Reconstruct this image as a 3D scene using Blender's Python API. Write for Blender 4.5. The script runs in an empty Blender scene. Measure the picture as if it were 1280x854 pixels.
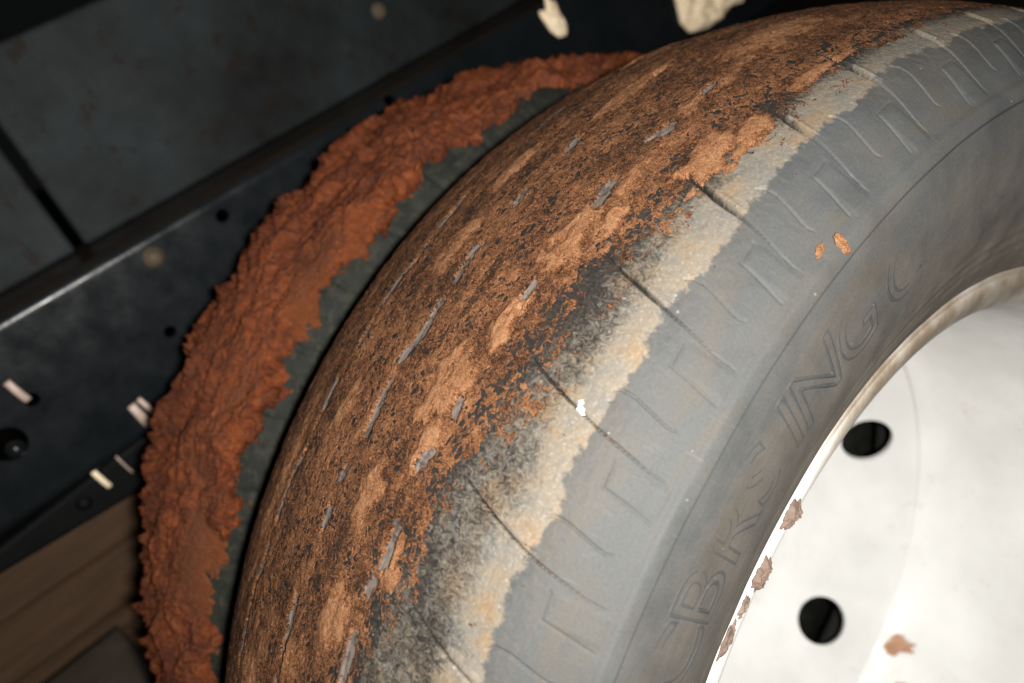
import bpy, bmesh, math, random
import numpy as np
from mathutils import Vector, Matrix

# ------------------------------------------------------------------ camera, world, lamp, exposure
sc = bpy.context.scene
col = sc.collection
R = math.radians
CAM = Vector((0.1689, -0.2510, 0.4739))
AZ, EL, RO = -0.4682, 0.5071, -0.4296
look = Vector((-math.cos(EL) * math.cos(AZ), -math.cos(EL) * math.sin(AZ), -math.sin(EL)))
r0 = look.cross(Vector((0, 0, 1))).normalized()
u0 = r0.cross(look)
right = r0 * math.cos(RO) + u0 * math.sin(RO)
up = -r0 * math.sin(RO) + u0 * math.cos(RO)
cd = bpy.data.cameras.new('camera')
cam = bpy.data.objects.new('camera', cd)
col.objects.link(cam)
cam.matrix_world = Matrix(((right.x, up.x, -look.x, CAM.x), (right.y, up.y, -look.y, CAM.y),
                           (right.z, up.z, -look.z, CAM.z), (0, 0, 0, 1)))
cd.sensor_width = 36
cd.lens = 36 * 1003.0 / 1280
cd.clip_start = 0.01
cd.clip_end = 60
cd.dof.use_dof = True
cd.dof.focus_distance = 0.30
cd.dof.aperture_fstop = 7.5
sc.camera = cam

w = bpy.data.worlds.new('World')
sc.world = w
w.use_nodes = True
w.node_tree.nodes['Background'].inputs[0].default_value = (0.9, 0.95, 1.0, 1)
w.node_tree.nodes['Background'].inputs[1].default_value = 0.004

ld = bpy.data.lights.new('camera_flash', 'AREA')
ld.shape = 'DISK'
ld.size = 0.022
ld.energy = 9.6
ld.color = (1.0, 0.97, 0.92)
lo = bpy.data.objects.new('camera_flash', ld)
col.objects.link(lo)
fpos = CAM + right * 0.040 + up * 0.004 - look * 0.05
faim = CAM + look * 0.42 + right * 0.03
zax = (fpos - faim).normalized()
xax = up.cross(zax).normalized()
yax = zax.cross(xax)
lo.matrix_world = Matrix(((xax.x, yax.x, zax.x, fpos.x), (xax.y, yax.y, zax.y, fpos.y),
                          (xax.z, yax.z, zax.z, fpos.z), (0, 0, 0, 1)))

vs = sc.view_settings
vs.view_transform = 'Standard'
vs.look = 'None'
vs.exposure = 0.0
vs.gamma = 1.0
vs.use_curve_mapping = False

# ------------------------------------------------------------------ helpers
RNG = np.random.default_rng(7)
PERM = RNG.permutation(512)
GR = RNG.uniform(0, 2 * np.pi, 512)


def perlin(x, y, seed=0):
    x = np.asarray(x, float) + seed * 17.37
    y = np.asarray(y, float) + seed * 9.71
    xi = np.floor(x).astype(int)
    yi = np.floor(y).astype(int)
    fx = x - xi
    fy = y - yi
    sx = fx * fx * fx * (fx * (fx * 6 - 15) + 10)
    sy = fy * fy * fy * (fy * (fy * 6 - 15) + 10)

    def g(ix, iy, dx, dy):
        a = GR[PERM[(PERM[ix & 511] + iy) & 511]]
        return np.cos(a) * dx + np.sin(a) * dy
    n00 = g(xi, yi, fx, fy)
    n10 = g(xi + 1, yi, fx - 1, fy)
    n01 = g(xi, yi + 1, fx, fy - 1)
    n11 = g(xi + 1, yi + 1, fx - 1, fy - 1)
    return ((n00 * (1 - sx) + n10 * sx) * (1 - sy) + (n01 * (1 - sx) + n11 * sx) * sy) * 1.5


def fbm(x, y, oct=4, seed=0, gain=0.5):
    t = 0
    a = 1.0
    for o in range(oct):
        t = t + a * perlin(x * 2 ** o, y * 2 ** o, seed + o * 3.1)
        a *= gain
    return t


def ridge(x, y, seed=0):
    return 1 - np.abs(perlin(x, y, seed)) * 2.2


def sstep(a, b, x):
    t = np.clip((x - a) / (b - a), 0, 1)
    return t * t * (3 - 2 * t)


def catmull(P, n=40):
    P = np.asarray(P, float)
    Q = np.vstack([2 * P[0] - P[1], P, 2 * P[-1] - P[-2]])
    out = []
    for i in range(1, len(Q) - 2):
        t = np.linspace(0, 1, n, endpoint=False)[:, None]
        a, b, c, d = Q[i - 1:i + 3]
        out.append(.5 * ((2 * b) + (c - a) * t + (2 * a - 5 * b + 4 * c - d) * t ** 2 + (3 * b - a - 3 * c + d) * t ** 3))
    return np.vstack(out + [P[-1:]])


class Profile:
    def __init__(self, P):
        self.p = catmull(P)
        self.S = np.r_[0, np.cumsum(np.hypot(*np.diff(self.p, axis=0).T))]
        d = np.gradient(self.p, axis=0)
        n = np.stack([-d[:, 1], d[:, 0]], 1)          # (x, r) normal; outward for far -> near order
        self.n = n / (np.linalg.norm(n, axis=1)[:, None] + 1e-12)

    def at(self, s):
        f = lambda a: np.interp(s, self.S, a)
        return f(self.p[:, 0]), f(self.p[:, 1]), f(self.n[:, 0]), f(self.n[:, 1])


def grid_mesh(name, P, closed_u=False, keep=None, attrs=None, smooth=True):
    """P: (nu, nv, 3) points; faces wound so that +normal is (dP/dv x dP/du)."""
    nu, nv = P.shape[:2]
    idx = np.arange(nu * nv).reshape(nu, nv)
    if closed_u:
        idx = np.vstack([idx, idx[:1]])
    f = np.stack([idx[:-1, :-1], idx[:-1, 1:], idx[1:, 1:], idx[1:, :-1]], -1).reshape(-1, 4)
    verts = P.reshape(-1, 3)
    if keep is not None:
        k = keep.reshape(-1)
        f = f[k[f].any(1)]
        used = np.zeros(len(verts), bool)
        used[f.ravel()] = True
        remap = np.cumsum(used) - 1
        f = remap[f]
        verts = verts[used]
        attrs = {n: a.reshape((-1,) + a.shape[2:])[used] for n, a in (attrs or {}).items()}
    else:
        attrs = {n: a.reshape((-1,) + a.shape[2:]) for n, a in (attrs or {}).items()}
    me = bpy.data.meshes.new(name)
    me.vertices.add(len(verts))
    me.vertices.foreach_set('co', verts.astype(np.float32).ravel())
    me.loops.add(len(f) * 4)
    me.loops.foreach_set('vertex_index', f.astype(np.int32).ravel())
    me.polygons.add(len(f))
    me.polygons.foreach_set('loop_start', np.arange(0, len(f) * 4, 4, dtype=np.int32))
    me.polygons.foreach_set('loop_total', np.full(len(f), 4, dtype=np.int32))
    me.update(calc_edges=True)
    if smooth:
        me.polygons.foreach_set('use_smooth', np.ones(len(f), bool))
    for n, a in attrs.items():
        if a.ndim == 2:
            at = me.attributes.new(n, 'FLOAT_VECTOR', 'POINT')
            at.data.foreach_set('vector', a.astype(np.float32).ravel())
        else:
            at = me.attributes.new(n, 'FLOAT', 'POINT')
            at.data.foreach_set('value', a.astype(np.float32).ravel())
    me.validate()
    return me


def link(name, me, mat, parent=None):
    o = bpy.data.objects.new(name, me)
    col.objects.link(o)
    if mat:
        me.materials.clear()
        me.materials.append(mat)
    if parent:
        o.parent = parent
        o.matrix_parent_inverse = parent.matrix_world.inverted()
    return o


def empty(name, loc):
    e = bpy.data.objects.new(name, None)
    e.empty_display_size = 0.05
    col.objects.link(e)
    e.location = loc
    e.matrix_world = Matrix.Translation(loc)
    return e


def tag(o, label, cat, group=None, kind=None):
    o['label'] = label
    o['category'] = cat
    if group:
        o['group'] = group
    if kind:
        o['kind'] = kind
    return o


def bm_obj(name, bm, mat, parent=None, smooth=True):
    me = bpy.data.meshes.new(name)
    bmesh.ops.recalc_face_normals(bm, faces=bm.faces)
    bm.to_mesh(me)
    bm.free()
    if smooth:
        me.polygons.foreach_set('use_smooth', np.ones(len(me.polygons), bool))
    return link(name, me, mat, parent)


def lathe_mesh(name, prof, n=256, closed=False):
    prof = np.asarray(prof, float)
    t = np.linspace(0, 2 * np.pi, n, endpoint=False)
    x = np.broadcast_to(prof[None, :, 0], (n, len(prof)))
    r = prof[None, :, 1]
    P = np.stack([x, r * np.cos(t)[:, None], r * np.sin(t)[:, None]], -1)
    if closed:
        P = np.concatenate([P, P[:, :1]], 1)
    return grid_mesh(name, P, closed_u=True)


def onx(px, py, x):
    """point of the photograph's pixel on the upright plane at depth x"""
    d = look + right * ((px - 640) / 1003.0) - up * ((py - 427) / 1003.0)
    return CAM + d * ((x - CAM.x) / d.x)


# ------------------------------------------------------------------ materials
def new_mat(name):
    m = bpy.data.materials.new(name)
    m.use_nodes = True
    nt = m.node_tree
    return m, nt, nt.nodes['Principled BSDF']


class NB:
    def __init__(self, nt):
        self.nt = nt

    def n(self, t, **kw):
        nd = self.nt.nodes.new(t)
        for k, v in kw.items():
            setattr(nd, k, v)
        return nd

    def l(self, a, b):
        self.nt.links.new(a, b)

    def attr(self, name, out='Fac'):
        a = self.n('ShaderNodeAttribute', attribute_name=name)
        return a.outputs[out]

    def vec(self, name):
        return self.attr(name, 'Vector')

    def obj(self):
        return self.n('ShaderNodeTexCoord').outputs['Object']

    def scale(self, v, s):
        m = self.n('ShaderNodeMapping')
        m.inputs['Scale'].default_value = s
        self.l(v, m.inputs['Vector'])
        return m.outputs[0]

    def noise(self, v, scale, detail=4, rough=0.55, dist=0.0):
        t = self.n('ShaderNodeTexNoise')
        self.l(v, t.inputs['Vector'])
        t.inputs['Scale'].default_value = scale
        t.inputs['Detail'].default_value = detail
        t.inputs['Roughness'].default_value = rough
        t.inputs['Distortion'].default_value = dist
        return t.outputs['Fac']

    def ramp(self, f, stops):
        t = self.n('ShaderNodeValToRGB')
        e = t.color_ramp.elements
        while len(e) < len(stops):
            e.new(0.5)
        for k, (p, c) in enumerate(stops):
            e[k].position = p
            e[k].color = (c if len(c) == 4 else (*c, 1)) if not isinstance(c, (int, float)) else (c, c, c, 1)
        self.l(f, t.inputs[0])
        return t.outputs[0]

    def mix(self, f, a, b, mode='MIX'):
        t = self.n('ShaderNodeMix', data_type='RGBA', blend_type=mode)
        for s, v in ((t.inputs[0], f), (t.inputs[6], a), (t.inputs[7], b)):
            if isinstance(v, (int, float)):
                s.default_value = v
            elif isinstance(v, tuple):
                s.default_value = (*v, 1)
            else:
                self.l(v, s)
        return t.outputs[2]

    def math(self, op, a, b=0.0, clamp=False):
        t = self.n('ShaderNodeMath', operation=op, use_clamp=clamp)
        for s, v in zip(t.inputs, (a, b)):
            if isinstance(v, (int, float)):
                s.default_value = v
            else:
                self.l(v, s)
        return t.outputs[0]

    def bump(self, h, dist, strength=1.0, normal=None):
        t = self.n('ShaderNodeBump')
        t.inputs['Strength'].default_value = strength
        t.inputs['Distance'].default_value = dist
        self.l(h, t.inputs['Height'])
        if normal:
            self.l(normal, t.inputs['Normal'])
        return t.outputs[0]


def mat_rubber(name, inner=False):
    m, nt, p = new_mat(name)
    b = NB(nt)
    su = b.vec('su')
    cl = b.noise(su, 45, 5, 0.6)
    fine = b.noise(su, 900, 3, 0.6)
    streak = b.noise(b.scale(su, (40, 260, 1)), 1.0, 4, 0.6)
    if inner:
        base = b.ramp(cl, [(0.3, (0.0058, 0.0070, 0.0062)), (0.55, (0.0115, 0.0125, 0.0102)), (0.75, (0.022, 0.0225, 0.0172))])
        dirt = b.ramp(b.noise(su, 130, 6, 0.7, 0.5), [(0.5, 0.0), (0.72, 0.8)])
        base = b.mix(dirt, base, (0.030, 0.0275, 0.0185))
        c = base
    else:
        base = b.ramp(cl, [(0.3, (0.026, 0.0278, 0.0284)), (0.5, (0.0315, 0.0332, 0.0335)), (0.75, (0.038, 0.039, 0.038))])
        # brown dust tint near the bead, lightened to offset light falling off
        bead = b.attr('bead')
        c = b.mix(b.math('MULTIPLY', bead, b.ramp(cl, [(0.3, 0.3), (0.7, 0.9)])), base, (0.062, 0.056, 0.049))
        smud = b.ramp(b.noise(b.scale(su, (14, 50, 1)), 1.0, 6, 0.7, 0.6), [(0.46, 0.0), (0.68, 0.55)])
        c = b.mix(smud, c, (0.044, 0.036, 0.027))
        scuf = b.ramp(b.noise(b.scale(su, (600, 60, 1)), 1.0, 3, 0.6, 0.3), [(0.62, 0.0), (0.72, 0.35)])
        c = b.mix(scuf, c, (0.055, 0.055, 0.052))
        c = b.mix(b.math('MULTIPLY', b.attr('low_bead'), 0.85), c, b.ramp(cl, [(0.3, (0.066, 0.056, 0.045)), (0.7, (0.105, 0.094, 0.080))]))  # lowest band, brown with dust, painted lighter still where light falls off
        # tread rubber: darker, stained by the clay
        tread = b.attr('tread')
        tr = b.ramp(b.noise(su, 420, 5, 0.7, 1.5), [(0.3, (0.0040, 0.0038, 0.0037)), (0.52, (0.0105, 0.0094, 0.0085)), (0.75, (0.034, 0.022, 0.014))])
        c = b.mix(tread, c, tr)
        groove = b.attr('groove')
        gc = b.ramp(b.noise(su, 160, 5, 0.7, 0.8), [(0.46, 0.0), (0.62, 1.0)])
        groove = b.math('MULTIPLY', groove, b.math('SUBTRACT', 1.0, b.math('MULTIPLY', gc, 0.75)))
        c = b.mix(groove, c, b.ramp(streak, [(0.3, (0.062, 0.047, 0.039)), (0.7, (0.108, 0.090, 0.080))]))
        # pale dried dust on the worn shoulder
        pale = b.attr('pale')
        pn = b.noise(b.scale(su, (420, 300, 1)), 1.0, 7, 0.8, 1.4)
        pm = b.math('SUBTRACT', b.math('ADD', b.math('MULTIPLY', pale, 1.35), b.math('MULTIPLY', pn, 2.3)), 1.50)
        pm = b.ramp(pm, [(0.0, 0.0), (0.5, 1.0)])
        pc = b.ramp(b.noise(su, 70, 4, 0.6), [(0.35, (0.066, 0.062, 0.055)), (0.52, (0.082, 0.069, 0.053)), (0.7, (0.092, 0.064, 0.039))])
        pc = b.mix(b.ramp(b.noise(su, 900, 4, 0.7, 0.8), [(0.56, 0.0), (0.66, 0.8)]), pc, (0.115, 0.105, 0.090))
        c = b.mix(pm, c, pc)
        # scattered pale specks on the grey shoulder
        vo = b.n('ShaderNodeTexVoronoi')
        b.l(su, vo.inputs['Vector'])
        vo.inputs['Scale'].default_value = 120
        sp = b.math('LESS_THAN', vo.outputs['Distance'], 0.055)
        sp = b.math('MULTIPLY', sp, b.math('GREATER_THAN', b.noise(su, 60, 1), 0.55))
        c = b.mix(b.math('MULTIPLY', sp, 0.7), c, (0.12, 0.11, 0.09))
    c = b.mix(0.35, c, b.ramp(fine, [(0.25, 0.35), (0.75, 1.0)]), 'MULTIPLY')
    b.l(c, p.inputs['Base Color'])
    rg = b.ramp(cl, [(0.3, 0.62), (0.7, 0.78)])
    if not inner:
        rg = b.mix(b.attr('groove'), rg, (0.5, 0.5, 0.5))
    b.l(rg, p.inputs['Roughness'])
    p.inputs['Specular IOR Level'].default_value = 0.12 if not inner else 0.08
    h = b.math('ADD', b.math('MULTIPLY', fine, 0.5), streak)
    b.l(b.bump(h, 0.0003, 0.5), p.inputs['Normal'])
    return m


def mat_clay(name, wet=False):
    m, nt, p = new_mat(name)
    b = NB(nt)
    su = b.vec('su')
    big = b.noise(b.scale(su, (28, 75, 1)), 1.0, 4, 0.6, 0.4)
    fib = b.noise(su, 700, 5, 0.72, 2.4)
    mid = b.noise(su, 190, 5, 0.7, 1.0)
    if wet:
        c = b.ramp(mid, [(0.25, (0.034, 0.0064, 0.0014)), (0.5, (0.104, 0.0235, 0.0050)), (0.75, (0.170, 0.048, 0.0125))])
        dk = b.ramp(big, [(0.36, (0.34, 0.30, 0.30)), (0.6, (1, 1, 1))])
        c = b.mix(0.75, c, dk, 'MULTIPLY')
        c = b.mix(b.attr('smear'), c, (0.092, 0.0265, 0.0075))
        b.l(b.ramp(b.noise(su, 320, 3, 0.6), [(0.3, 0.22), (0.55, 0.6)]), p.inputs['Roughness'])
        p.inputs['Specular IOR Level'].default_value = 0.24
        h = b.math('ADD', fib, b.math('MULTIPLY', mid, 2.0))
        b.l(b.bump(h, 0.0016, 0.8), p.inputs['Normal'])
    else:
        dry = b.attr('dry')
        n1 = b.noise(su, 430, 2, 0.5, 2.6)
        n2 = b.noise(b.scale(su, (760, 900, 1)), 1.0, 2, 0.5, 2.2)
        l1 = b.math('SUBTRACT', 1.0, b.math('MULTIPLY', b.math('ABSOLUTE', b.math('SUBTRACT', n1, 0.5)), 11.0), True)
        l2 = b.math('SUBTRACT', 1.0, b.math('MULTIPLY', b.math('ABSOLUTE', b.math('SUBTRACT', n2, 0.5)), 9.0), True)
        t = b.math('ADD', b.math('MULTIPLY', l1, 0.42), b.math('MULTIPLY', l2, 0.34))
        t = b.math('ADD', t, b.math('MULTIPLY', b.math('SUBTRACT', fib, 0.42), 1.5))
        t = b.math('ADD', t, b.math('MULTIPLY', b.math('SUBTRACT', mid, 0.5), 1.3))
        t = b.math('ADD', t, b.math('MULTIPLY', dry, 0.46))
        t = b.math('ADD', t, b.math('MULTIPLY', b.math('SUBTRACT', big, 0.5), 0.9))
        t = b.math('SUBTRACT', t, 0.10)
        c = b.ramp(t, [(0.0, (0.0075, 0.0045, 0.0030)), (0.2, (0.028, 0.0118, 0.0052)), (0.42, (0.094, 0.0380, 0.0155)), (0.68, (0.162, 0.068, 0.0285)), (1.0, (0.215, 0.112, 0.057))])
        b.l(c, p.inputs['Base Color'])
        p.inputs['Roughness'].default_value = 0.72
        p.inputs['Specular IOR Level'].default_value = 0.10
        h = b.math('ADD', t, fib)
        b.l(b.bump(h, 0.0007, 0.9), p.inputs['Normal'])
    b.l(c, p.inputs['Base Color'])
    return m


def mat_white():
    m, nt, p = new_mat('white_wheel_paint')
    b = NB(nt)
    o = b.obj()
    c = b.ramp(b.noise(o, 14, 5, 0.6), [(0.3, (0.57, 0.57, 0.555)), (0.7, (0.70, 0.70, 0.69))])
    st = b.ramp(b.noise(o, 60, 6, 0.7, 0.6), [(0.60, 0.0), (0.74, 0.5)])
    c = b.mix(st, c, (0.42, 0.30, 0.20))
    lip = b.attr('lip')
    c = b.mix(b.math('MULTIPLY', lip, b.ramp(b.noise(o, 25, 5, 0.65), [(0.25, 0.7), (0.6, 1.0)])), c, (0.125, 0.097, 0.068))
    b.l(c, p.inputs['Base Color'])
    b.l(b.ramp(b.noise(o, 90, 4), [(0.3, 0.35), (0.7, 0.6)]), p.inputs['Roughness'])
    b.l(b.bump(b.noise(o, 220, 4), 0.0006, 0.4), p.inputs['Normal'])
    return m


def mat_steel(name, c0, c1, rust, rough=(0.3, 0.55), scale=20, rustamt=0.66, dust=None):
    m, nt, p = new_mat(name)
    b = NB(nt)
    o = b.obj()
    c = b.ramp(b.noise(o, scale, 6, 0.65), [(0.3, c0), (0.7, c1)])
    r = b.ramp(b.noise(o, scale * 4.5, 6, 0.72, 0.3), [(rustamt, 0.0), (rustamt + 0.09, 1.0)])
    c = b.mix(b.math('MULTIPLY', r, 0.75), c, rust)
    if dust:                                   # dirt settled on upward facing metal
        sx = b.n('ShaderNodeSeparateXYZ')
        b.l(b.n('ShaderNodeNewGeometry').outputs['Normal'], sx.inputs[0])
        dn = b.math('MULTIPLY', b.ramp(sx.outputs[2], [(0.55, 0.0), (0.95, 1.0)]), b.ramp(b.noise(o, 40, 5, 0.7), [(0.3, 0.35), (0.6, 1.0)]))
        c = b.mix(dn, c, dust)
    b.l(c, p.inputs['Base Color'])
    b.l(b.ramp(b.noise(o, scale * 3, 5), [(0.3, rough[0]), (0.7, rough[1])]), p.inputs['Roughness'])
    p.inputs['Specular IOR Level'].default_value = 0.22 if dust else 0.10
    b.l(b.bump(b.noise(o, scale * 16, 5, 0.6), 0.0004, 0.3), p.inputs['Normal'])
    return m


def mat_plain(name, c0, c1, rough, scale=60, bump=0.0005, detail=5, stretch=(1, 1, 1)):
    m, nt, p = new_mat(name)
    b = NB(nt)
    o = b.scale(b.obj(), stretch)
    c = b.ramp(b.noise(o, scale, detail, 0.65), [(0.3, c0), (0.7, c1)])
    b.l(c, p.inputs['Base Color'])
    p.inputs['Roughness'].default_value = rough
    b.l(b.bump(b.noise(o, scale * 3, 5, 0.65), bump, 0.6), p.inputs['Normal'])
    return m


M_RUB = mat_rubber('dusty_rubber')
M_RUBI = mat_rubber('olive_dusty_rubber', True)
M_CLAY = mat_clay('dry_fibrous_clay')
M_WET = mat_clay('wet_red_clay', True)
M_WHITE = mat_white()
M_RAIL = mat_steel('blue_black_paint', (0.0038, 0.0051, 0.0062), (0.0072, 0.0088, 0.0100), (0.011, 0.0075, 0.0048), (0.20, 0.38), 14, 0.68, (0.016, 0.0105, 0.0065))
M_PANEL = mat_steel('worn_blue_grey_paint', (0.0026, 0.0024, 0.0021), (0.0170, 0.0215, 0.0228), (0.0095, 0.0048, 0.0026), (0.55, 0.7), 8, 0.56)
M_BLACK = mat_steel('black_steel_and_shade', (0.0016, 0.0016, 0.0017), (0.0036, 0.0036, 0.0039), (0.006, 0.0042, 0.003), (0.55, 0.75), 20, 0.7)  # near-black, so it also paints the shade seen through the wheel holes
M_BOLT = mat_steel('muddy_bolt_steel', (0.05, 0.040, 0.028), (0.09, 0.068, 0.045), (0.05, 0.025, 0.012), (0.35, 0.6), 90, 0.6)
M_CREAM = mat_plain('cream_painted_light', (0.74, 0.57, 0.37), (0.88, 0.74, 0.53), 0.8, 60, 0.002)
M_STREAK = mat_plain('pale_pink_light_streak', (0.30, 0.215, 0.18), (0.42, 0.32, 0.27), 0.45, 120, 0.0002)
M_WOOD = mat_plain('weathered_timber', (0.050, 0.0245, 0.0105), (0.100, 0.053, 0.0245), 0.75, 10, 0.001, 6, (14, 1.2, 14))
M_CONC = mat_plain('grey_brown_concrete', (0.046, 0.033, 0.023), (0.085, 0.063, 0.046), 0.85, 22, 0.002)
M_GROUND = mat_plain('brown_dirt', (0.030, 0.022, 0.015), (0.075, 0.055, 0.037), 0.9, 9, 0.01)
M_DAB = mat_plain('dull_brown_mud', (0.055, 0.036, 0.026), (0.10, 0.066, 0.048), 0.8, 140, 0.001)
M_SPLASH = mat_plain('dried_orange_splash', (0.30, 0.15, 0.085), (0.50, 0.30, 0.20), 0.8, 90, 0.001)
M_CHIP = mat_plain('white_chip', (0.28, 0.27, 0.26), (0.34, 0.33, 0.31), 0.35, 100, 0.0003)

# ------------------------------------------------------------------ ground
GZ = -0.372
nx = 60
gx = np.linspace(-8, 6, nx * 2)
gy = np.linspace(-8, 8, nx * 2)
X, Y = np.meshgrid(gx, gy, indexing='ij')
Z = GZ + 0.004 * fbm(X * 1.5, Y * 1.5, 4, 3) - 0.004
gm = grid_mesh('ground', np.stack([Y, X, Z], -1)[..., [1, 0, 2]])
gm.flip_normals()
g = link('ground', gm, M_GROUND)
g['kind'] = 'structure'

# ------------------------------------------------------------------ outer tyre
KP = [(-.180, .2418), (-.196, .252), (-.211, .285), (-.209, .315), (-.197, .341), (-.188, .352), (-.181, .3565), (-.162, .3630),
      (-.13, .3700), (-.09, .3732), (-.05, .3712), (-.022, .3660), (-.008, .3620), (0, .3585), (.0075, .3530), (.016, .3440),
      (.0227, .3343), (.0240, .315), (.0190, .285), (.0075, .258), (.0002, .246), (-.0034, .2401)]
TY = Profile(KP)
TY.S = TY.S - TY.S[40 * 13] + .3255          # s = 0.3255 at the shoulder corner
RT = 0.364
PITCH = 6.8
TH0 = 114.54


def poly_dist(px, py, pts):
    """distance to a polyline and parameter 0..1 along it"""
    best = np.full(px.shape, 1e9)
    par = np.zeros(px.shape)
    n = len(pts) - 1
    for i in range(n):
        (ax, ay), (bx, by) = pts[i], pts[i + 1]
        dx, dy = bx - ax, by - ay
        t = np.clip(((px - ax) * dx + (py - ay) * dy) / (dx * dx + dy * dy + 1e-12), 0, 1)
        d = np.hypot(px - ax - t * dx, py - ay - t * dy)
        k = d < best
        best = np.where(k, d, best)
        par = np.where(k, (i + t) / n, par)
    return best, par


GROOVES = ((0.1868, 0.0026, 5), (0.2315, 0.0025, 8), (0.2720, 0.0028, 11))


def groove_offset(th, k):
    ph = (th / 7.4 + 0.37 * k) % 1.0
    return 0.0026 * (np.where(ph < 0.82, ph / 0.82, 1 - (ph - 0.82) / 0.18) - 0.5) * 2 * 0.62


def tyre_relief(s, th):
    """s (m) along the profile, th degrees -> relief (m) and masks of the outer tyre"""
    u = np.radians(th) * RT
    h = np.zeros_like(s)
    groove = np.zeros_like(s)
    slot = np.zeros_like(s)
    for k, (sg, wd, seed) in enumerate(GROOVES):
        d = np.abs(s - sg - groove_offset(th, k))
        gv = 1 - sstep(wd * 0.65, wd * 1.15, d)
        h -= 0.0009 * gv
        groove = np.maximum(groove, gv)
    # shoulder slots and cuts, repeated every PITCH degrees with small differences
    kk = np.floor((th - TH0) / PITCH + 0.5)
    for sh in (-1, 0, 1):
        k = kk + sh
        jit = 0.18 * np.sin(k * 12.9898) + 0.12 * np.sin(k * 78.23)
        rel = (th - (TH0 + PITCH * k) - jit) * np.pi / 180 * RT * 1000        # mm
        sm = s * 1000
        wide = sstep(112, 100, TH0 + PITCH * k)
        kr = np.pi / 180 * RT * 1000
        d, t = poly_dist(rel, sm, [(-1.30 * kr, 292), (-0.6 * kr, 304), (0, 316), (0.45 * kr, 326), (1.05 * kr, 344), (1.15 * kr, 353)])
        wl = (0.34 + 0.95 * wide * np.exp(-((t - 0.42) / 0.2) ** 2)) * (1 - 0.55 * t)
        dep = np.where(t < 0.6, 3.8, 3.8 * np.exp(-(t - 0.6) * 4.2)) * (0.35 + 0.65 * sstep(0, 0.25, t)) * sstep(1.0, 0.93, t)
        h -= 0.001 * dep * np.exp(-(d / wl) ** 2)
        slot = np.maximum(slot, np.exp(-(d / wl) ** 2) * sstep(.62, .5, t))
        # one lip of the slot stands a little proud
        h += 0.0005 * np.exp(-((d - 1.8) / 1.2) ** 2) * (rel < 0) * sstep(0.15, 0.4, t) * sstep(1, 0.8, t)
        d, t = poly_dist(rel, sm, [(-1.45 * kr, 322), (-1.85 * kr, 325.5), (-1.85 * kr, 330), (-1.40 * kr, 341), (-1.3 * kr, 344.5), (-1.5 * kr, 347.5)])
        h -= 0.0010 * np.exp(-(d / (0.34 * (1.1 - 0.4 * t))) ** 2) * sstep(0, 0.15, t) * sstep(1, 0.85, t)
        d, t = poly_dist(rel, sm, [(1.4 * kr, 334), (2.8 * kr, 334.6), (2.95 * kr, 341), (3.3 * kr, 352.5)])
        h -= 0.00045 * np.exp(-(d / 0.42) ** 2)
        inside = sstep(334.5, 337, sm) * sstep(355, 352, sm) * sstep(1.2 * kr, 1.6 * kr, rel) * sstep(3.1 * kr, 2.7 * kr, rel)
        h += 0.0003 * inside
    # shoulder rib and the lower, flat lettering band
    h += 0.0011 * sstep(.3535, .3570, s) * (1 - sstep(.3610, .3630, s))
    h -= 0.0006 * sstep(.3610, .3630, s)
    h += 0.0006 * np.exp(-((s - .4260) / .0010) ** 2) + 0.0005 * np.exp(-((s - .4340) / .0009) ** 2) + 0.0004 * np.exp(-((s - .4400) / .0008) ** 2)
    # waviness of old rubber
    h += 0.00022 * fbm(u * 22, s * 30, 2, 2) * sstep(.27, .31, s)
    h += 0.00012 * fbm(u * 330, s * 330, 3, 9) * sstep(.12, .15, s) * sstep(.345, .325, s)
    return h, groove, slot


def mud_edge(th):
    return np.interp(th, [60, 80, 95.4, 101.5, 112.6, 122, 130, 140, 150], [.318, .317, .314, .308, .303, .292, .287, .283, .280])


def ring_points(prof, s, th, h):
    x, r, nx_, nr = prof.at(s)
    rr = r + h * nr
    t = np.radians(th)
    return np.stack([x + h * nx_, rr * np.cos(t), rr * np.sin(t)], -1)


def theta_samples(lo, hi, n, coarse):
    a = np.linspace(lo, hi, n, endpoint=False)
    b_ = np.linspace(hi, lo + 360, coarse, endpoint=False)
    return np.r_[a, b_]


ch = empty('truck', (-.30, 0, GZ))
tag(ch, 'dark truck chassis on twin worn tyres caked with red and orange mud', 'truck')


def part_empty(name, loc, label):
    e = empty(name, loc)
    e.parent = ch
    e.matrix_parent_inverse = ch.matrix_world.inverted()
    e['label'] = label
    return e


wheel = part_empty('wheel', (0, 0, GZ), 'outer wheel, white steel rim with worn tyre smeared with dry orange clay')

th = theta_samples(52, 150, 1600, 140)
sL = TY.S[-1]
sv = np.r_[np.linspace(TY.S[0], .12, 18, endpoint=False), np.linspace(.12, .180, 22, endpoint=False), np.linspace(.180, .194, 34, endpoint=False), np.linspace(.194, .2245, 12, endpoint=False), np.linspace(.2245, .2385, 34, endpoint=False), np.linspace(.2385, .264, 10, endpoint=False), np.linspace(.264, .28, 36, endpoint=False),
           np.linspace(.28, .372, 210, endpoint=False), np.linspace(.372, sL, 52)]
TH, SS = np.meshgrid(th, sv, indexing='ij')
H, GV, SLOT = tyre_relief(SS, TH)
U = np.radians(TH) * RT
P = ring_points(TY, SS, TH, H)
tread = sstep(.125, .14, SS) * (1 - sstep(.306, .324, SS + 0.006 * fbm(U * 60, SS * 60, 3, 31)))
pale = 0.40 * sstep(-.022, .002, SS - mud_edge(TH)) + 0.60 * np.exp(-(np.clip(.3225 - SS, 0, 1) / 0.0110) ** 2)
edge_n = 0.0026 * fbm(U * 45, SS * 60, 3, 41) + 0.0016 * fbm(U * 260, SS * 260, 3, 43)
pale = pale * (1 - sstep(-.0026, .0022, SS - .3252 - edge_n))
pale = pale * (1 - GV) * (1 - 0.9 * SLOT)
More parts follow.
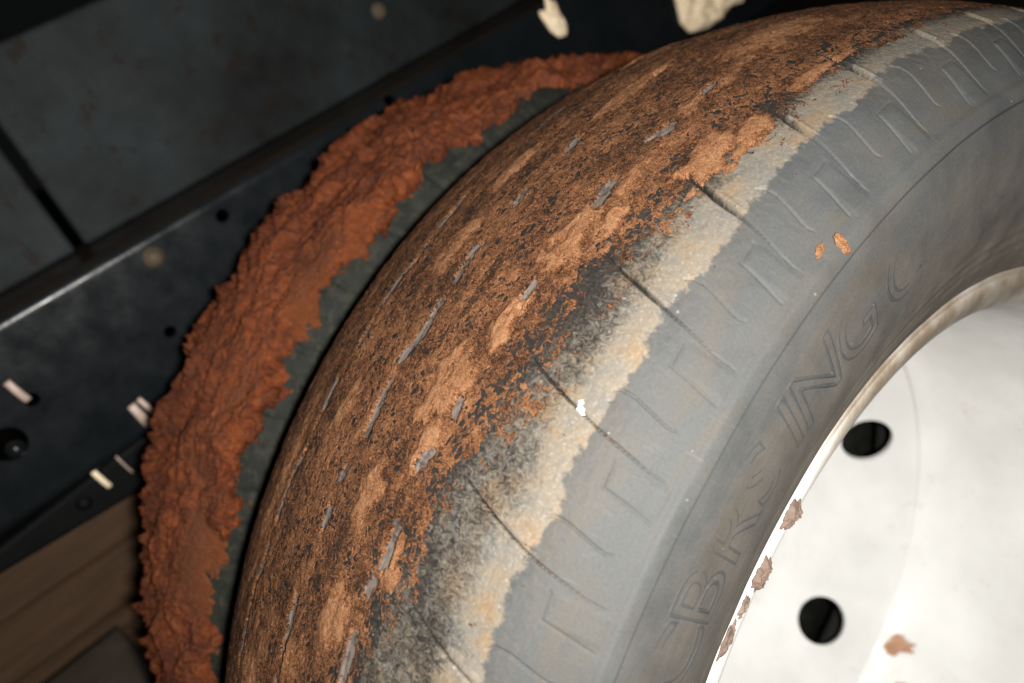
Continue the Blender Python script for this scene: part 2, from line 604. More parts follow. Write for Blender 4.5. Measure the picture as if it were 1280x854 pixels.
pale *= 0.72 + 0.28 * sstep(-0.4, 0.3, fbm(U * 25, SS * 40, 3, 8))
bead = sstep(.350, .395, SS + 0.01 * fbm(U * 20, SS * 30, 3, 4))
tread = np.maximum(tread, SLOT)
tm = grid_mesh('tyre', P, closed_u=True, attrs={'su': np.stack([U, SS, U * 0], -1), 'tread': tread, 'pale': pale, 'groove': GV * (SS < .29), 'bead': bead, 'low_bead': sstep(.398, .440, SS + 0.008 * fbm(U * 25, SS * 40, 3, 14))})
tm.flip_normals()
tyre = link('tyre', tm, M_RUB, wheel)
tyre['label'] = 'worn dusty grey tyre with shallow zigzag grooves and cut shoulder blocks'

# clay smeared over the tread
th = np.linspace(52, 152, 1250)
sv = np.linspace(.132, .332, 420)
TH, SS = np.meshgrid(th, sv, indexing='ij')
U = np.radians(TH) * RT
Ht, GV, SLOT = tyre_relief(SS, TH)
em = mud_edge(TH) + 0.010 * fbm(U * 35, SS * 50, 4, 12)
region = sstep(52, 57, TH) * sstep(152, 147, TH) * sstep(.017, -.030, SS - em) * sstep(.134, .142, SS)
wx = U + 0.0012 * perlin(U * 300, SS * 300, 51)
wy = SS + 0.0012 * perlin(U * 300, SS * 300, 57)
fib = 0.6 * ridge(wx * 330, wy * 420, 61) + 0.4 * ridge(wx * 640, wy * 700, 67)
low = fbm(U * 22, SS * 75, 4, 71)
midn = fbm(U * 120, SS * 170, 4, 77)
patch = np.zeros_like(SS)
# thick caked patches: (theta, s, half length deg, half width m, height)
for pt, ps, pl, pw, ph in ((106.5, .266, 2.3, .0075, 1.25), (104.4, .274, 1.3, .006, 1.5), (117.4, .252, 2.8, .0085, 1.2), (119.6, .256, 2.0, .006, 1.0),
                           (112.0, .262, 2.2, .0042, 1.3), (98.6, .298, 2.7, .0085, 1.35), (96.0, .303, 1.6, .006, 1.2), (101.5, .270, 1.8, .0045, .8), (93.5, .262, 3.2, .004, .8),
                           (126.5, .268, 1.4, .005, 1.0), (124.0, .236, 2.0, .006, .8), (131.0, .246, 2.2, .007, .9), (89.0, .300, 3.0, .004, .9),
                           (108.5, .196, 2.5, .006, .8), (101.0, .190, 2.2, .005, .9), (92.0, .212, 4.0, .006, .9), (84.0, .25, 5.0, .014, .9), (83.0, .17, 4.0, .012, .9),
                           (121.0, .190, 2.4, .006, .8), (134.5, .222, 2.0, .006, .7), (139.0, .19, 3.0, .010, .9), (127.5, .155, 6.0, .007, .8)):
    ps = np.interp(ps, [.13, .17, .214, .2615, .297, .32], [.148, .187, .2315, .272, .3006, .32])
    q = ((TH - pt + 0.5) / pl) ** 2 + ((SS - ps) / pw) ** 2
    q = np.sqrt(q) + 0.55 * midn + 0.35 * low + 0.25 * (fib - 0.5) + 0.45 * perlin(U * 70, SS * 90, 83)
    patch = np.maximum(patch, ph * sstep(1.12, 0.45, q))
# stretches of groove left clean, degrees (from, to, strength)
CLEAN = (((84, 87, .8), (93, 96, .7), (103.6, 106.2, 1), (108, 113.2, 1), (114.6, 117.2, 1), (118.9, 122.2, 1), (123.6, 129, 1), (130.5, 139, .9)),
         ((89, 90.5, .8), (97.8, 99.4, 1), (103.2, 104.2, .8), (107.6, 110.6, 1), (111.8, 116.2, 1), (117.6, 121, 1), (123, 124, .6), (125.5, 127, .9), (131, 134.5, 1), (136, 140, 1)),
         ((91.5, 92.8, .8), (96.2, 97.4, 1), (101.4, 103.4, 1), (109.2, 110.6, .8), (116.8, 117.6, .7), (119.6, 121, 1), (124, 126.2, 1), (127.2, 128.2, .8), (130.4, 136, 1)))
clean = np.zeros_like(SS)
for k, (sg, wd, seed) in enumerate(GROOVES):
    d = np.abs(SS - sg - groove_offset(TH, k))
    seg = np.zeros_like(TH)
    for (ta, tb, st) in CLEAN[k]:
        seg = np.maximum(seg, st * sstep(ta - .35, ta + .25, TH + 0.5 * midn) * sstep(tb + .35, tb - .25, TH + 0.5 * midn))
    clean = np.maximum(clean, (1 - sstep(wd * 0.50, wd * 1.0, d + 0.0010 * midn + 0.0012 * (fib - .5))) * seg)
body = (region - 0.56) * 1.15 + 0.16 * low + 0.42 * midn + 0.95 * (fib - 0.55)
hm = 0.00042 * body + 0.0011 * patch * (0.85 + 0.3 * midn) * sstep(0.05, 0.4, region + 0.6 * patch)
hm = hm - 0.0030 * clean - 0.0018 * (1 - sstep(.134, .140, SS))
hm = np.clip(hm - 0.001 * SLOT, -0.0009, 0.002)
# on the mud, grooves are half filled
Hbase = Ht + 0.00075 * GV * (1 - clean)
hh = Hbase + hm
keep = hm > -0.00025
P = ring_points(TY, SS, TH, hh)
mm = grid_mesh('mud_coat', P, keep=keep, attrs={'su': np.stack([U, SS, U * 0], -1), 'dry': np.clip(patch * 0.9 + 0.25 * sstep(0.1, 0.7, low), 0, 1)})
mm.flip_normals()
mc = link('mud_coat', mm, M_CLAY, wheel)
mc['label'] = 'thin fibrous coat of dry orange clay on the tread'

# raised letters on the sidewall
LET = [('C', 124.2), ('B', 120.2), ('R', 115.9), ('S', 112.0), ('I', 108.2), ('N', 104.9), ('G', 99.9), ('C', 94.0)]
for glyph, ang in LET:
    cu = bpy.data.curves.new('letter', 'FONT')
    cu.body = glyph
    cu.size = 1.0
    cu.align_x = 'CENTER'
    cu.resolution_u = 6
    cu.fill_mode = 'NONE'
    cu.bevel_depth = 0.022
    cu.bevel_resolution = 1
    to = bpy.data.objects.new('letter', cu)
    col.objects.link(to)
    dg = bpy.context.evaluated_depsgraph_get()
    me = bpy.data.meshes.new_from_object(to.evaluated_get(dg))
    bpy.data.objects.remove(to)
    bpy.data.curves.remove(cu)
    bm = bmesh.new()
    bm.from_mesh(me)
    bmesh.ops.remove_doubles(bm, verts=bm.verts, dist=1e-5)
    for _ in range(4):
        lng = [e for e in bm.edges if e.calc_length() > 0.07]
        if lng:
            bmesh.ops.subdivide_edges(bm, edges=lng, cuts=1, use_grid_fill=True)
    bm.to_mesh(me)
    bm.free()
    n = len(me.vertices)
    co = np.empty(n * 3, np.float32)
    me.vertices.foreach_get('co', co)
    co = co.reshape(-1, 3).astype(float)
    hgt = 0.028
    s_ = 0.4020 - co[:, 1] / 0.70 * hgt
    t_ = ang - np.degrees(co[:, 0] / 0.70 * hgt * 0.98 / 0.317)
    h_ = -0.00074 + co[:, 2] * 0.010
    pp = ring_points(TY, s_, t_, h_)
    me.vertices.foreach_set('co', pp.astype(np.float32).ravel())
    me.attributes.new('su', 'FLOAT_VECTOR', 'POINT').data.foreach_set('vector', np.stack([np.radians(t_) * RT, s_, s_ * 0], -1).astype(np.float32).ravel())
    me.update()
    link('letter', me, M_RUB, wheel)

# white steel rim and disc
lipp = [(-.012, .2435), (-.006, .2430), (-.0022, .2400), (-.0018, .2360), (-.0035, .2310), (-.007, .2255), (-.011, .2215), (-.017, .2185),
        (-.030, .2170), (-.060, .2160), (-.095, .2150), (-.118, .2125), (-.132, .2060)]
lp = catmull(lipp, 8)
inner_side = lp[::-1] + np.array([-0.0005, 0.0035])
pr = np.vstack([lp, inner_side])
rm = lathe_mesh('rim', pr, 320, closed=True)
lipv = np.empty(len(rm.vertices) * 3, np.float32)
rm.vertices.foreach_get('co', lipv)
lipv = lipv.reshape(-1, 3)
rad = np.hypot(lipv[:, 1], lipv[:, 2])
rm.attributes.new('lip', 'FLOAT', 'POINT').data.foreach_set('value', ((0.45 * sstep(.2165, .2235, rad) + 0.55 * sstep(-.075, -.012, lipv[:, 0])) * np.interp(np.degrees(np.arctan2(lipv[:, 2], lipv[:, 1])), [-180, 20, 60, 98, 110, 180], [.25, .4, 1, 1, .35, .25])).astype(np.float32))
link('rim', rm, M_WHITE, wheel)

dp = [(-.1305, .2085), (-.140, .1990), (-.165, .1720), (-.190, .1450), (-.203, .1280), (-.2065, .1150), (-.2070, .090), (-.2070, .045)]
dp = catmull(dp, 8)
pr = np.vstack([dp, dp[::-1] + np.array([-0.006, 0.0])])
dm = lathe_mesh('wheel_disc', pr, 192, closed=True)
disc = link('wheel_disc', dm, M_WHITE, wheel)
HOLES = [(-7.0, .178), (-63, .172), (-122, .175), (178, .175), (118, .175), (57, .175)]
cuts = []
for a, rr in HOLES:
    bm = bmesh.new()
    bmesh.ops.create_cone(bm, cap_ends=True, segments=40, radius1=.0205, radius2=.0205, depth=.05)
    me = bpy.data.meshes.new('cut')
    bm.to_mesh(me)
    bm.free()
    o = bpy.data.objects.new('cut', me)
    col.objects.link(o)
    o.rotation_euler = Vector((.735, -.678 * math.cos(R(a)), -.678 * math.sin(R(a)))).to_track_quat('Z', 'Y').to_euler()
    o.location = (-.165 + (rr - .172) * .926, rr * math.cos(R(a)), rr * math.sin(R(a)))
    cuts.append(o)


def cut_holes(ob, cutters):
    for c in cutters:
        md = ob.modifiers.new('b', 'BOOLEAN')
        md.operation = 'DIFFERENCE'
        md.solver = 'EXACT'
        md.object = c
    bpy.context.view_layer.update()
    dg = bpy.context.evaluated_depsgraph_get()
    me = bpy.data.meshes.new_from_object(ob.evaluated_get(dg))
    ob.modifiers.clear()
    old = ob.data
    nm = old.name
    ob.data = me
    bpy.data.meshes.remove(old)
    me.name = nm
    for c in cutters:
        d = c.data
        bpy.data.objects.remove(c)
        bpy.data.meshes.remove(d)


cut_holes(disc, cuts)
disc.data.set_sharp_from_angle(angle=R(40))


def shade_fan(me, base):  # brown tint on the upper side paints the light falling off there
    v = np.empty(len(me.vertices) * 3, np.float32)
    me.vertices.foreach_get('co', v)
    v = v.reshape(-1, 3)
    a = np.degrees(np.arctan2(v[:, 2], v[:, 1]))
    return np.maximum(base, np.interp(a, [-180, -45, -15, 20, 70, 110, 180], [0, 0, .10, .26, .34, .1, 0]))


da = shade_fan(disc.data, np.zeros(len(disc.data.vertices)))
disc.data.attributes.new('lip', 'FLOAT', 'POINT').data.foreach_set('value', da.astype(np.float32))
rimo = [o for o in wheel.children if o.name.startswith('rim')][0]
la = np.empty(len(rimo.data.vertices), np.float32)
rimo.data.attributes['lip'].data.foreach_get('value', la)
rimo.data.attributes['lip'].data.foreach_set('value', shade_fan(rimo.data, la).astype(np.float32))

def clod(name, loc, nrm, tang, size, parent, seed, mat=M_CLAY, flat=0.35):
    """a lumpy dab lying on a surface; size = (along tang, across, height)"""
    nrm = Vector(nrm).normalized()
    tang = (Vector(tang) - nrm * Vector(tang).dot(nrm)).normalized()
    bi = nrm.cross(tang)
    n1, n2 = 44, 14
    a = np.linspace(0, 2 * np.pi, n1, endpoint=False)
    f = np.linspace(0.02, 1, n2)
    A, F = np.meshgrid(a, f, indexing='ij')
    rad_ = 1 + 0.45 * fbm(np.cos(A) * 1.7 + 3 * seed, np.sin(A) * 1.7, 3, seed)
    x_ = np.cos(A) * F * rad_ * size[0]
    y_ = np.sin(A) * F * rad_ * size[1]
    z_ = size[2] * ((1 - F ** 3) * (0.8 + 0.5 * fbm(x_ / size[0] * 2.5 + seed, y_ / size[1] * 2.5, 4, seed)) - 0.12)
    P_ = np.stack([np.array(loc)[k] + x_ * tang[k] + y_ * bi[k] + z_ * nrm[k] for k in range(3)], -1)
    me = grid_mesh(name, P_, closed_u=True, attrs={'su': np.stack([x_ + seed, y_, z_], -1), 'dry': np.full(A.shape, 0.9), 'smear': np.full(A.shape, 0.3)})
    bm = bmesh.new()
    bm.from_mesh(me)
    # close centre and base
    bmesh.ops.holes_fill(bm, edges=[e for e in bm.edges if e.is_boundary], sides=0)
    bmesh.ops.recalc_face_normals(bm, faces=bm.faces)
    bm.to_mesh(me)
    bm.free()
    return link(name, me, mat, parent)


def on_ring(x, r, deg):
    return Vector((x, r * math.cos(R(deg)), r * math.sin(R(deg))))


clod('mud_dab', on_ring(-.121, .2110, -60.3), -on_ring(0, 1, -59.5), (0.5, 0, 0.5), (.019, .0085, .002), wheel, 3, M_SPLASH)
clod('mud_dab', on_ring(-.100, .2140, -67.5), -on_ring(0, 1, -66.5), (0.5, 0, 0.5), (.008, .004, .0015), wheel, 5, M_SPLASH)
for k, (a, x_, r_, sx, sy, hz) in enumerate(((110.6, -.0022, .2365, .0070, .0055, .0035), (117.0, -.002, .2360, .0080, .0055, .0035), (120.5, -.002, .2380, .0060, .0026, .002), (124.0, -.002, .2390, .008, .003, .002))):
    t_ = Vector((0, -math.sin(R(a)), math.cos(R(a))))
    clod('mud_dab', on_ring(x_, r_, a), (1, 0, 0.0) - on_ring(0, .35, a) if False else Vector((1, 0, 0)) - on_ring(0, .3, a), t_, (sx, sy, hz), wheel, 11 + k, M_DAB)


def on_tyre(s, deg, h=0.0):
    p_ = ring_points(TY, np.array([s]), np.array([deg]), np.array([h]))[0]
    q_ = ring_points(TY, np.array([s]), np.array([deg]), np.array([h + 0.01]))[0]
    return Vector(p_), (Vector(q_) - Vector(p_)).normalized()


pp, nn = on_tyre(.3560, 99.0, 0.0010)
clod('mud_dab', pp, nn, (1, 0, 1), (.0042, .0022, .0012), wheel, 21)
pp, nn = on_tyre(.3520, 100.2, 0.0004)
clod('mud_dab', pp, nn, (1, 0, 1), (.0030, .0012, .0008), wheel, 22)

# white chip wedged in a shoulder slot
pp, nn = on_tyre(.3172, 114.45, -0.0005)
bm = bmesh.new()
bmesh.ops.create_icosphere(bm, subdivisions=2, radius=1)
for v in bm.verts:
    q = v.co.copy()
    k = 1 + 0.25 * math.sin(q.x * 3.1 + q.y * 5.3) + 0.2 * math.cos(q.z * 4.7 + q.x * 2)
    tg = Vector((0.2, -0.55, 0.8))
    tg = (tg - nn * tg.dot(nn)).normalized()
    bi = nn.cross(tg)
    v.co = pp + (tg * q.x * 0.0017 + bi * q.y * 0.0024 * (1 - 0.35 * q.x) + nn * q.z * 0.0016) * k
tag(bm_obj('stone_chip', bm, M_CHIP, None, False), 'tiny white stone chip wedged in a slot of the tyre shoulder', 'stone chip')

# ------------------------------------------------------------------ inner wheel
wheel2 = part_empty('wheel', (-.30, 0, GZ), 'inner wheel, its tyre caked with thick wet red mud')
KI = [(-.372, .2418), (-.384, .255), (-.392, .285), (-.388, .312), (-.374, .332), (-.360, .3435), (-.345, .3500), (-.320, .3545), (-.298, .3560), (-.275, .3550),
      (-.258, .3515), (-.248, .3450), (-.240, .3340), (-.231, .3180), (-.2245, .295), (-.228, .268), (-.240, .250), (-.248, .2418)]
TI = Profile(KI)
sI = lambda i: TI.S[min(40 * i, len(TI.S) - 1)]
th = theta_samples(60, 185, 420, 80)
sv = np.r_[np.linspace(0, sI(9), 40, endpoint=False), np.linspace(sI(9), sI(15), 120, endpoint=False), np.linspace(sI(15), TI.S[-1], 30)]
TH, SS = np.meshgrid(th, sv, indexing='ij')
U = np.radians(TH) * RT
H = 0.0006 * fbm(U * 40, SS * 50, 3, 5) + 0.0002 * fbm(U * 300, SS * 300, 3, 6)
kk = np.floor(TH / 7.0 + 0.5)
rel = (TH - 7.0 * kk - 0.4 * np.sin(kk * 12.9)) * np.pi / 180 * RT * 1000 + (SS - sI(11)) * 1000 * 0.16
H -= 0.0022 * np.exp(-(rel / 0.95) ** 2) * sstep(sI(14), sI(13) - 0.004, SS)
rel2 = (TH - 7.0 * kk - 3.2 - 0.5 * np.sin(kk * 5.1)) * np.pi / 180 * RT * 1000 + (SS - sI(11)) * 1000 * 0.3
H -= 0.0011 * np.exp(-(rel2 / 0.6) ** 2) * sstep(sI(13) + 0.004, sI(13) - 0.006, SS)
P = ring_points(TI, SS, TH, H)
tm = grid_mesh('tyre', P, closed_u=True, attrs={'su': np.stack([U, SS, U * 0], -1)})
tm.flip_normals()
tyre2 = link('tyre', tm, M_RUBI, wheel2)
tyre2['label'] = 'olive grey dusty tyre shoulder showing beside the mud'
rp = [(-.25, .2435), (-.244, .243), (-.243, .236), (-.25, .222), (-.28, .216), (-.36, .216), (-.372, .225), (-.378, .236), (-.376, .2435)]
rp = np.array(rp)
link('rim', lathe_mesh('rim', np.vstack([rp, rp[::-1] + np.array([0, -.004])]), 128, closed=True), M_BLACK, wheel2)
dp = np.array([(-.30, .214), (-.268, .204), (-.224, .118), (-.2160, .104), (-.2160, .05)])
link('wheel_disc', lathe_mesh('wheel_disc', np.vstack([dp, dp[::-1] + np.array([-.007, -.002])]), 96, closed=True), M_BLACK, wheel2)

# thick mud cake on the inner tyre
th = np.linspace(62, 178, 1050)
s0, s1 = sI(3), sI(12) + .004
sv = np.linspace(s0, s1, 290)
TH, SS = np.meshgrid(th, sv, indexing='ij')
U = np.radians(TH) * RT
w01 = (SS - s0) / (s1 - s0)
near = s1 - SS                                  # distance from the near rim of the cake
far = SS - s0
lumps = fbm(U * 38, SS * 60, 5, 101, 0.58)
crumb = fbm(U * 150, SS * 170, 4, 107, 0.6)
furrow = np.zeros_like(SS)
for sg, dpth, wdt in ((sI(7) + .004, .0032, .0022), (sI(8) + .006, .0042, .0026), (sI(9) + .008, .0034, .0024)):
    furrow -= dpth * np.exp(-((SS - sg - .003 * perlin(U * 14, U * 0, 3)) / wdt) ** 2) * (0.35 + 0.65 * sstep(-.25, .35, perlin(U * 9, U * 0 + sg * 90, 8))) * sstep(140, 118, TH + 14 * perlin(U * 8, U * 0, 19))
ribs = 0.0016 * np.exp(-((SS - sI(8) - .0135) / .002) ** 2) * sstep(150, 120, TH)
edge = .010 + .008 * fbm(U * 26, U * 0 + 2, 4, 111) + .0045 * crumb + 0.006 * np.sign(perlin(U * 55, U * 0 + 1, 7)) * np.abs(perlin(U * 55, U * 0 + 1, 7))
edge = edge + np.interp(TH, [60, 90, 105, 122, 150, 178], [.012, .010, .004, .000, .004, .004])
body = sstep(edge - .0007, edge + .0014, near) * sstep(62, 64, TH) * sstep(178, 175, TH)
streaky = fbm(U * 9, SS * 150, 3, 151) * sstep(140, 115, TH)
crev = sstep(.80, 1.0, ridge(U * 17 + .25 * lumps, SS * 26 + .25 * lumps, 161))
thick = 0.0056 + 0.0056 * fbm(U * 20, SS * 34, 3, 101) - 0.0034 * crev + 0.0032 * lumps + 0.0011 * crumb + 0.0009 * streaky + furrow + ribs
# smooth smeared scales along the near side
scale_ph = perlin(U * 20, U * 0 + 5, 121)
smear = sstep(.032, .020, near - edge + .006 * scale_ph) * sstep(-.2, .15, perlin(U * 14, SS * 20, 125)) * sstep(100, 118, TH)
thick = thick * (1 - smear) + smear * (0.0026 + 0.0012 * perlin(U * 26, SS * 26, 127) + 0.07 * np.clip(near - edge, 0, .02))
# cracks
ck = ridge(U * 34 + 0.5 * crumb, SS * 22 + 0.3 * crumb, 131)
thick = thick - 0.0035 * sstep(0.93, 1.0, ck) * (1 - 0.8 * smear)
# crumbling far edge: tall teeth that stand up against the rail
teeth = sstep(-.15, .65, fbm(U * 42, SS * 30, 4, 141)) * np.exp(-((SS - sI(6) - .006) / .012) ** 2)
thick = thick + 0.0078 * teeth + 0.002 * np.exp(-((SS - sI(6)) / .02) ** 2)
thick = thick + 0.0015 * np.clip(crumb, -0.5, 1) * sstep(sI(7) + .012, sI(6), SS)
low_cut = np.interp(TH, [62, 100, 130, 150, 178], [0.0, 0.0, 0.0005, 0.002, 0.002])
thick = np.clip(thick - low_cut, 0.0004, 0.016)
hh = thick * body - 0.0012 * (1 - body)
P = ring_points(TI, SS, TH, hh)
# ragged sideways push so that the cake overhangs a little
P[..., 0] += -0.004 * teeth * crumb
mm = grid_mesh('mud_cake', P, keep=(body > 0.02), attrs={'su': np.stack([U, SS, U * 0], -1), 'smear': smear * 0.8})
mm.flip_normals()
mc = link('mud_cake', mm, M_WET, wheel2)
mc['label'] = 'thick crumbling cake of wet red clay on the inner tyre'

# ------------------------------------------------------------------ truck chassis

def prism(name, poly_xz, y0, y1, mat, parent, bevel=0.0, smooth=False):
    bm = bmesh.new()
    a = [bm.verts.new((x, y0, z)) for x, z in poly_xz]
    c = [bm.verts.new((x, y1, z)) for x, z in poly_xz]
    n = len(a)
    for k in range(n):
        bm.faces.new((a[k], a[(k + 1) % n], c[(k + 1) % n], c[k]))
    bm.faces.new(a)
    bm.faces.new(c)
    if bevel:
        bmesh.ops.bevel(bm, geom=bm.edges[:], offset=bevel, segments=2, affect='EDGES', profile=0.5)
    return bm_obj(name, bm, mat, parent, smooth)


XR, ZT, ZB = -.50, .3445, .2010
rr_ = .011
outp, inp = [], []
outp.append((-.580, ZT)); inp.append((-.580, ZT - .006))
for k in range(9):
    a = R(90 - k * 90 / 8)
    outp.append((XR - rr_ + rr_ * math.cos(a), ZT - rr_ + rr_ * math.sin(a)))
    inp.append((XR - rr_ + (rr_ - .006) * math.cos(a), ZT - rr_ + (rr_ - .006) * math.sin(a)))
for k in range(9):
    a = R(-k * 90 / 8)
    outp.append((XR - rr_ + rr_ * math.cos(a), ZB + rr_ + rr_ * math.sin(a)))
    inp.append((XR - rr_ + (rr_ - .006) * math.cos(a), ZB + rr_ + (rr_ - .006) * math.sin(a)))
outp.append((-.56, ZB)); inp.append((-.56, ZB + .006))
rail = prism('chassis_rail', outp + inp[::-1], -1.1, 1.5, M_RAIL, ch)
cuts = []
for px, py, rad_ in ((278, 270, .0056), (213, 415, .0050), (40, 500, .0055), (10, 556, .0135), (488, 127, .0058)):
    bm = bmesh.new()
    bmesh.ops.create_cone(bm, cap_ends=True, segments=28, radius1=rad_, radius2=rad_, depth=.04)
    me = bpy.data.meshes.new('cut'); bm.to_mesh(me); bm.free()
    o = bpy.data.objects.new('cut', me); col.objects.link(o)
    o.rotation_euler = (0, R(90), 0)
    o.location = onx(px, py, XR)
    cuts.append(o)
cut_holes(rail, cuts)
rail.data.polygons.foreach_set('use_smooth', np.ones(len(rail.data.polygons), bool))
rail.data.set_sharp_from_angle(angle=R(25))


def dome_bolt(px, py, x, rad_, hgt, mat, parent, hexa=False):
    c = onx(px, py, x)
    bm = bmesh.new()
    n = 24
    prof_ = [(0, 1.25), (.12, 1.25), (.2, 1.0), (.55, .95), (.85, .7), (1.0, .35), (1.04, .02)]
    rings = []
    for hx, rr in prof_:
        rings.append([bm.verts.new((c.x - .001 + hgt * hx, c.y + rad_ * rr * math.cos(2 * math.pi * k / n) * (1 + .04 * math.sin(3 * k)), c.z + rad_ * rr * math.sin(2 * math.pi * k / n))) for k in range(n)])
    for a, b_ in zip(rings, rings[1:]):
        for k in range(n):
            bm.faces.new((a[k], a[(k + 1) % n], b_[(k + 1) % n], b_[k]))
    bm.faces.new(rings[0]); bm.faces.new(rings[-1])
    return bm_obj('bolt', bm, mat, parent)


dome_bolt(193, 322, XR, .0070, .007, M_BOLT, rail)
dome_bolt(20, 562, XR - .016, .0060, .006, M_RAIL, rail)

# deck side plates standing on the rail
XP = -.560
for (ya, yb) in ((-1.1, -.2065), (-.1985, 1.5)):
    bm = bmesh.new()
    bmesh.ops.create_cube(bm, size=1)
    for v in bm.verts:
        v.co = Vector((XP - .008 + v.co.x * .016, (ya + yb) / 2 + v.co.y * (yb - ya), (ZT + .500) / 2 + v.co.z * (.500 - ZT)))
    bmesh.ops.bevel(bm, geom=bm.edges[:], offset=.004, segments=3, affect='EDGES', profile=.5)
    pl = bm_obj('side_plate', bm, M_PANEL, ch, False)
    if yb > 0:
        dome_bolt(473, 14, XP, .0075, .005, M_BOLT, pl)

# spring hanger arm under the rail
q = [onx(-40, 716, -.53), onx(146, 571, -.53), onx(260, 485, -.53), onx(300, 520, -.53), onx(183, 611, -.53), onx(-40, 744, -.53)]
bm = bmesh.new()
f = bm.faces.new([bm.verts.new(v) for v in q])
ex = bmesh.ops.extrude_face_region(bm, geom=[f])
for v in [e for e in ex['geom'] if isinstance(e, bmesh.types.BMVert)]:
    v.co.x -= .05
bmesh.ops.bevel(bm, geom=bm.edges[:], offset=.004, segments=3, affect='EDGES', profile=.5)
sh_ = bm_obj('spring_hanger', bm, M_BLACK, ch, False)
dome_bolt(105, 629, -.53, .0060, .006, M_BLACK, sh_)

# axle and brake drum, between the wheels and the rail
link('axle', lathe_mesh('axle', np.array([(-.60, .001), (-.60, .05), (-.25, .05), (-.25, .001)]), 48), M_BLACK, ch)
link('brake_drum', lathe_mesh('brake_drum', np.array([(-.36, .05), (-.36, .10), (-.2275, .10), (-.2240, .044), (-.206, .044), (-.2, .03), (-.2, .001)]), 96), M_BLACK, ch)
bm = bmesh.new()
bmesh.ops.create_cube(bm, size=1)
for v in bm.verts:
    v.co = Vector((-.545 + v.co.x * .05, .06 + v.co.y * .12, .10 + v.co.z * .24))
bmesh.ops.bevel(bm, geom=bm.edges[:], offset=.005, segments=2, affect='EDGES')
bm_obj('axle_bracket', bm, M_BLACK, ch, False)

# made-up pale strips: blurred streaks of light given solid shape
STREAKS = [((8, 478), (36, 501), 4.2, XR, 'pale pink strip for a light streak beside a small hole in the rail'),
        ((164, 507), (186, 531), 5.2, XR, 'thick pale pink strip for a light streak beside the red mud, the wider of two'),
        ((173, 499), (197, 519), 3.2, XR, 'thin pale pink strip for a light streak beside the red mud, the narrower of two'),
        ((112, 586), (138, 609), 3.4, -.53, 'bright cream strip for a light streak on the black spring hanger'),
        ((145, 571), (166, 591), 1.3, -.53, 'thin dull strip for a light streak on the black spring hanger')]
for (p0, p1, wd, xx, lb) in STREAKS:
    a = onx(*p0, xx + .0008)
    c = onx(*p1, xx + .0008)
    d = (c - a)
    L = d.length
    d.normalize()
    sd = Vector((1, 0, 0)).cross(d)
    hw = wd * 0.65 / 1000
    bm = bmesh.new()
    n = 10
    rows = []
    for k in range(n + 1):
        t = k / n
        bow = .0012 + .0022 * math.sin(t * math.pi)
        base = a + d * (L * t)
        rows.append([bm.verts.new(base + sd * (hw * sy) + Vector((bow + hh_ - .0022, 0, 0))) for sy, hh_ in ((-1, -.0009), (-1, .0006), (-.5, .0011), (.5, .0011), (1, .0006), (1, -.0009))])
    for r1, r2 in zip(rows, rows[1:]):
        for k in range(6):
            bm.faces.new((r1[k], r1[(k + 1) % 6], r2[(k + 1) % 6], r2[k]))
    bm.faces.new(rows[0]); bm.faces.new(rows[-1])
    tag(bm_obj('light_streak', bm, M_STREAK if 'cream' not in lb else M_CREAM, None), lb, 'light streak', 'modelled light streaks on the chassis')


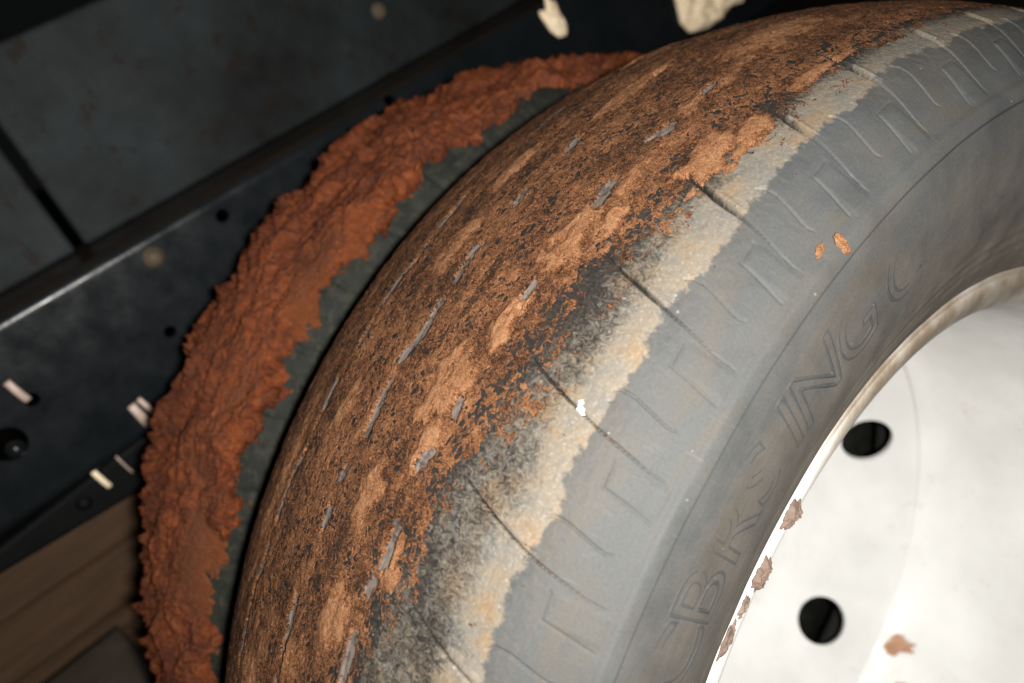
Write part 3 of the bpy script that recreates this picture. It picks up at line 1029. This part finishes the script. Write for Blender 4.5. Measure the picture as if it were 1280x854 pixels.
# made-up cream lumps standing in for bright light behind the rail
def light_patch(outline, x, bulge, seed, label):
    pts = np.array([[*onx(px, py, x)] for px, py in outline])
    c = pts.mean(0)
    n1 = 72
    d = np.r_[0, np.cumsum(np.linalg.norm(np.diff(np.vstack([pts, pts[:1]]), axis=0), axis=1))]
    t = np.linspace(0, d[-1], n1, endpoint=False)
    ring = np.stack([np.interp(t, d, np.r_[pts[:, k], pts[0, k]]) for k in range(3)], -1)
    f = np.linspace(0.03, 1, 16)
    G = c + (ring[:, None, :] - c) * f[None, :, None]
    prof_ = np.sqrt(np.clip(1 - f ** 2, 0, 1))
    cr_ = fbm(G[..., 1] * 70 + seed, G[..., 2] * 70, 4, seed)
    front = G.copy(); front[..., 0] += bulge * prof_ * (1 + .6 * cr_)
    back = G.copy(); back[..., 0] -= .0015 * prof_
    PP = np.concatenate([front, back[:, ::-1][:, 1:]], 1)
    me = grid_mesh('light_patch', PP, closed_u=True)
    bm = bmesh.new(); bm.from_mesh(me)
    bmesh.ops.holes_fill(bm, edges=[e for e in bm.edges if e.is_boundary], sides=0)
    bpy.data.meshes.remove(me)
    return tag(bm_obj('light_patch', bm, M_CREAM, None), label, 'light_patch', 'modelled cream light patches on the rail')


light_patch([(680, -6), (694, 2), (700, 18), (709, 33), (708, 45), (699, 48), (688, 40), (676, 22), (673, 14), (682, 12)], XR + .0010, .005, 3, 'small twisted cream shape for a light patch on the rail above the red mud')
light_patch([(838, -20), (846, 12), (850, 30), (862, 42), (884, 36), (900, 24), (912, 8), (928, 2), (934, -20)], XR + .0010, .010, 9, 'larger rounded cream shape for a light patch behind the clay covered tyre crown')

# ------------------------------------------------------------------ timber stack and block beyond the truck
ts = empty('timber_stack', (-.86, -.30, GZ))
tag(ts, 'stack of weathered planks lying beyond the truck chassis', 'timber stack')
zs = [GZ - .004]
hts = [.055, .05, .055, .05, .042, .018, .012, .014, .012, .060, .060]
rnd = random.Random(4)
z = GZ - .004
for k, hgt in enumerate(hts):
    bm = bmesh.new()
    bmesh.ops.create_cube(bm, size=1)
    ox = (.007 if k % 2 else -.004) + rnd.uniform(-.002, .002)
    for v in bm.verts:
        v.co = Vector((-.87 + ox + v.co.x * .14, -.35 + v.co.y * 1.5, z + hgt / 2 + v.co.z * (hgt + .0006)))
        v.co.z += -.045 * (v.co.y + .40)
    bmesh.ops.bevel(bm, geom=bm.edges[:], offset=.0028, segments=2, affect='EDGES')
    bm_obj('plank', bm, M_WOOD, ts, False)
    z += hgt

bm = bmesh.new()
bmesh.ops.create_cube(bm, size=1)
bmesh.ops.subdivide_edges(bm, edges=bm.edges[:], cuts=10, use_grid_fill=True)
bc = onx(146, 781, -.785)
for v in bm.verts:
    v.co = Vector((bc.x + (v.co.x + .5) * .16, bc.y + (v.co.y - .5) * .50, GZ - .006 + (v.co.z + .5) * (bc.z - GZ + .006)))
for v in bm.verts:
    n_ = float(fbm(np.array([v.co.y * 22 + v.co.x * 9]), np.array([v.co.z * 22]), 3, 5)[0])
    v.co.x += .004 * n_
    v.co.z += .003 * n_ if v.co.z > GZ + .01 else 0
tag(bm_obj('concrete_block', bm, M_CONC, None), 'rough grey-brown block on the dirt in front of the planks', 'concrete block')
